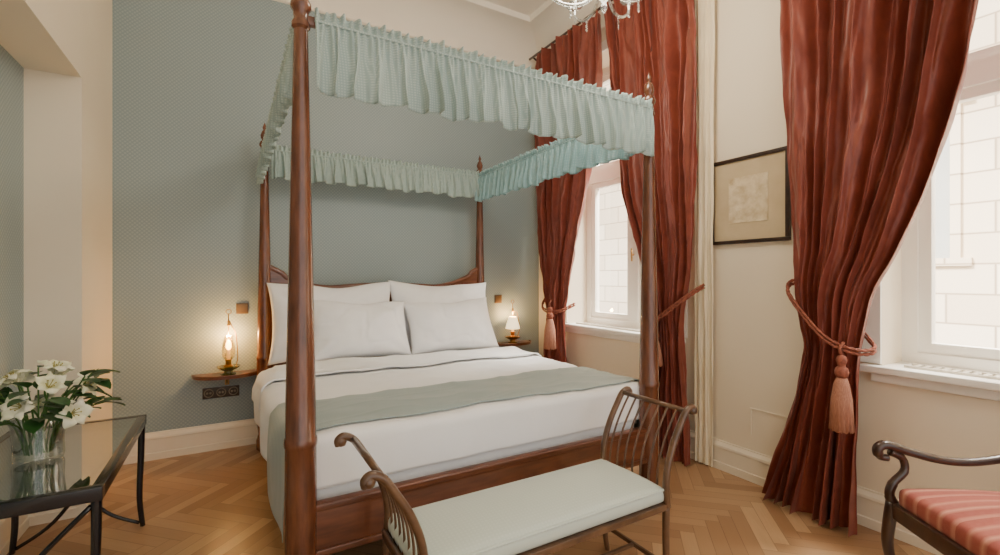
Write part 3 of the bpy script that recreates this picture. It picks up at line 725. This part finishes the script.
atube(bm,smoothpath([(-sd-.1,-sw+.01,.92),(-sd-.12,0,.96),(-sd-.1,sw-.01,.92)]),.024,10); atube(bm,[(-sd-.025,-sw+.02,.56),(-sd-.025,sw-.02,.56)],.016,10)
finish(bm,'backrest_frame',DARKW,ch)
bm=bmesh.new()
grid(bm,lambda u,v:(-sd-.035-.07*v-.012*math.sin(pi*u)*math.sin(pi*v),-sw+.04+(2*sw-.08)*u,.57+.34*v),12,10)
grid(bm,lambda u,v:(-sd-.035-.07*v+.03*math.sin(pi*u)*math.sin(pi*v),-sw+.04+(2*sw-.08)*u,.57+.34*v),12,10)
bmesh.ops.remove_doubles(bm,verts=bm.verts,dist=.0005)
finish(bm,'backrest_pad',STRIPE,ch)

# ---------------------------------------------------------------- chandelier
cx,cy,cz=1.65,1.77,2.70
cd=empty('chandelier',(cx,cy,CZ),'glass chandelier with curved arms and drip cups','chandelier')
dz=cz-CZ
lathe('stem',[(0,dz-.0),(.012,dz+.01),(.02,dz+.03),(.008,dz+.05),(.03,dz+.08),(.045,dz+.11),(.03,dz+.14),(.014,dz+.16),(.014,dz+.25),(.03,dz+.3),(.05,dz+.36),(.03,dz+.42),(.012,dz+.46),(.012,dz+.6),(.03,dz+.65),(.01,dz+.7),(.008,-.06),(.06,-.03),(.065,0),(0,0)],CRYST,cd,seg=20)
CB=emit('chandelier_bulb',(1,.9,.75),6)
RR=.30
for i in range(6):
    an=i*pi/3+.35; c,s=math.cos(an),math.sin(an)
    pt=lambda r,z:(r*c,r*s,dz+z)
    tube('arm',smoothpath([pt(.03,.12),pt(.10,.06),pt(.2,.065),pt(RR-.01,.13),pt(RR,.18)],7),[.010,.007],CRYST,cd,8)
    tube('scroll',smoothpath([pt(.03,.3),pt(.1,.38),pt(.16,.32),pt(.15,.27)],6),.005,CRYST,cd,6)
    p=pt(RR,.18)
    lathe('drip_cup',[(0,0),(.02,.002),(.045,.018),(.05,.026),(.04,.022),(.015,.012),(.014,.04),(.018,.05),(0,.05)],CRYST,cd,p,20)
    lathe('candle',[(0,.045),(.011,.045),(.011,.13),(0,.135)],WAX,cd,p,12)
    lathe('bulb',[(0,.133),(.009,.14),(.012,.155),(.005,.18),(0,.19)],CB,cd,p,12)
    for r,z0 in ((RR,.175),(.17,.06)):
        q=pt(r,z0); bm=bmesh.new()
        alathe(bm,[(0,0)]+[(rr,-.006-.022*k+zz) for k in range(3) for rr,zz in ((.0015,0),(.007,-.007),(.007,-.014),(.0015,-.02))]+[(0,-.074)],q[0],q[1],q[2],6)
        finish(bm,'crystal_drop',CRYST,cd,smooth=False)

# ---------------------------------------------------------------- light
w=bpy.data.worlds.new('World'); bpy.context.scene.world=w; w.use_nodes=True
bg=w.node_tree.nodes['Background']; bg.inputs[0].default_value=(1,.965,.925,1); bg.inputs[1].default_value=1.8
sun=bpy.data.lights.new('sun','SUN'); sun.energy=15; sun.angle=.03; sun.color=(1,.95,.87)
so=bpy.data.objects.new('sun',sun); COL.objects.link(so); so.rotation_euler=Vector((1,-.35,-.9)).to_track_quat('-Z','Y').to_euler()
for y,tgt in ((3.0,Vector((1.2,2.6,.4))),(.5,Vector((1.2,1.6,.2)))):
    al=bpy.data.lights.new('window_daylight','AREA'); al.shape='RECTANGLE'; al.size=1.6; al.size_y=1.2; al.energy=1500; al.color=(1,.95,.87)
    ao=bpy.data.objects.new('window_daylight',al); COL.objects.link(ao); ao.location=(4.7,y-.1,5.4); ao.rotation_euler=(tgt-ao.location).to_track_quat('-Z','Y').to_euler()
li=bpy.data.lights.new('chandelier_light','POINT'); li.energy=65; li.color=(1,.9,.74); li.shadow_soft_size=.25
lo=bpy.data.objects.new('chandelier_light',li); COL.objects.link(lo); lo.location=(cx,cy,cz+.35)

# ---------------------------------------------------------------- camera
cam=bpy.data.cameras.new('camera'); cam.lens=462/1000*36; cam.sensor_width=36; cam.clip_start=.05
co=bpy.data.objects.new('camera',cam); COL.objects.link(co); co.location=(0,0,H); co.rotation_euler=(pi/2,0,-math.radians(30.3))
bpy.context.scene.camera=co
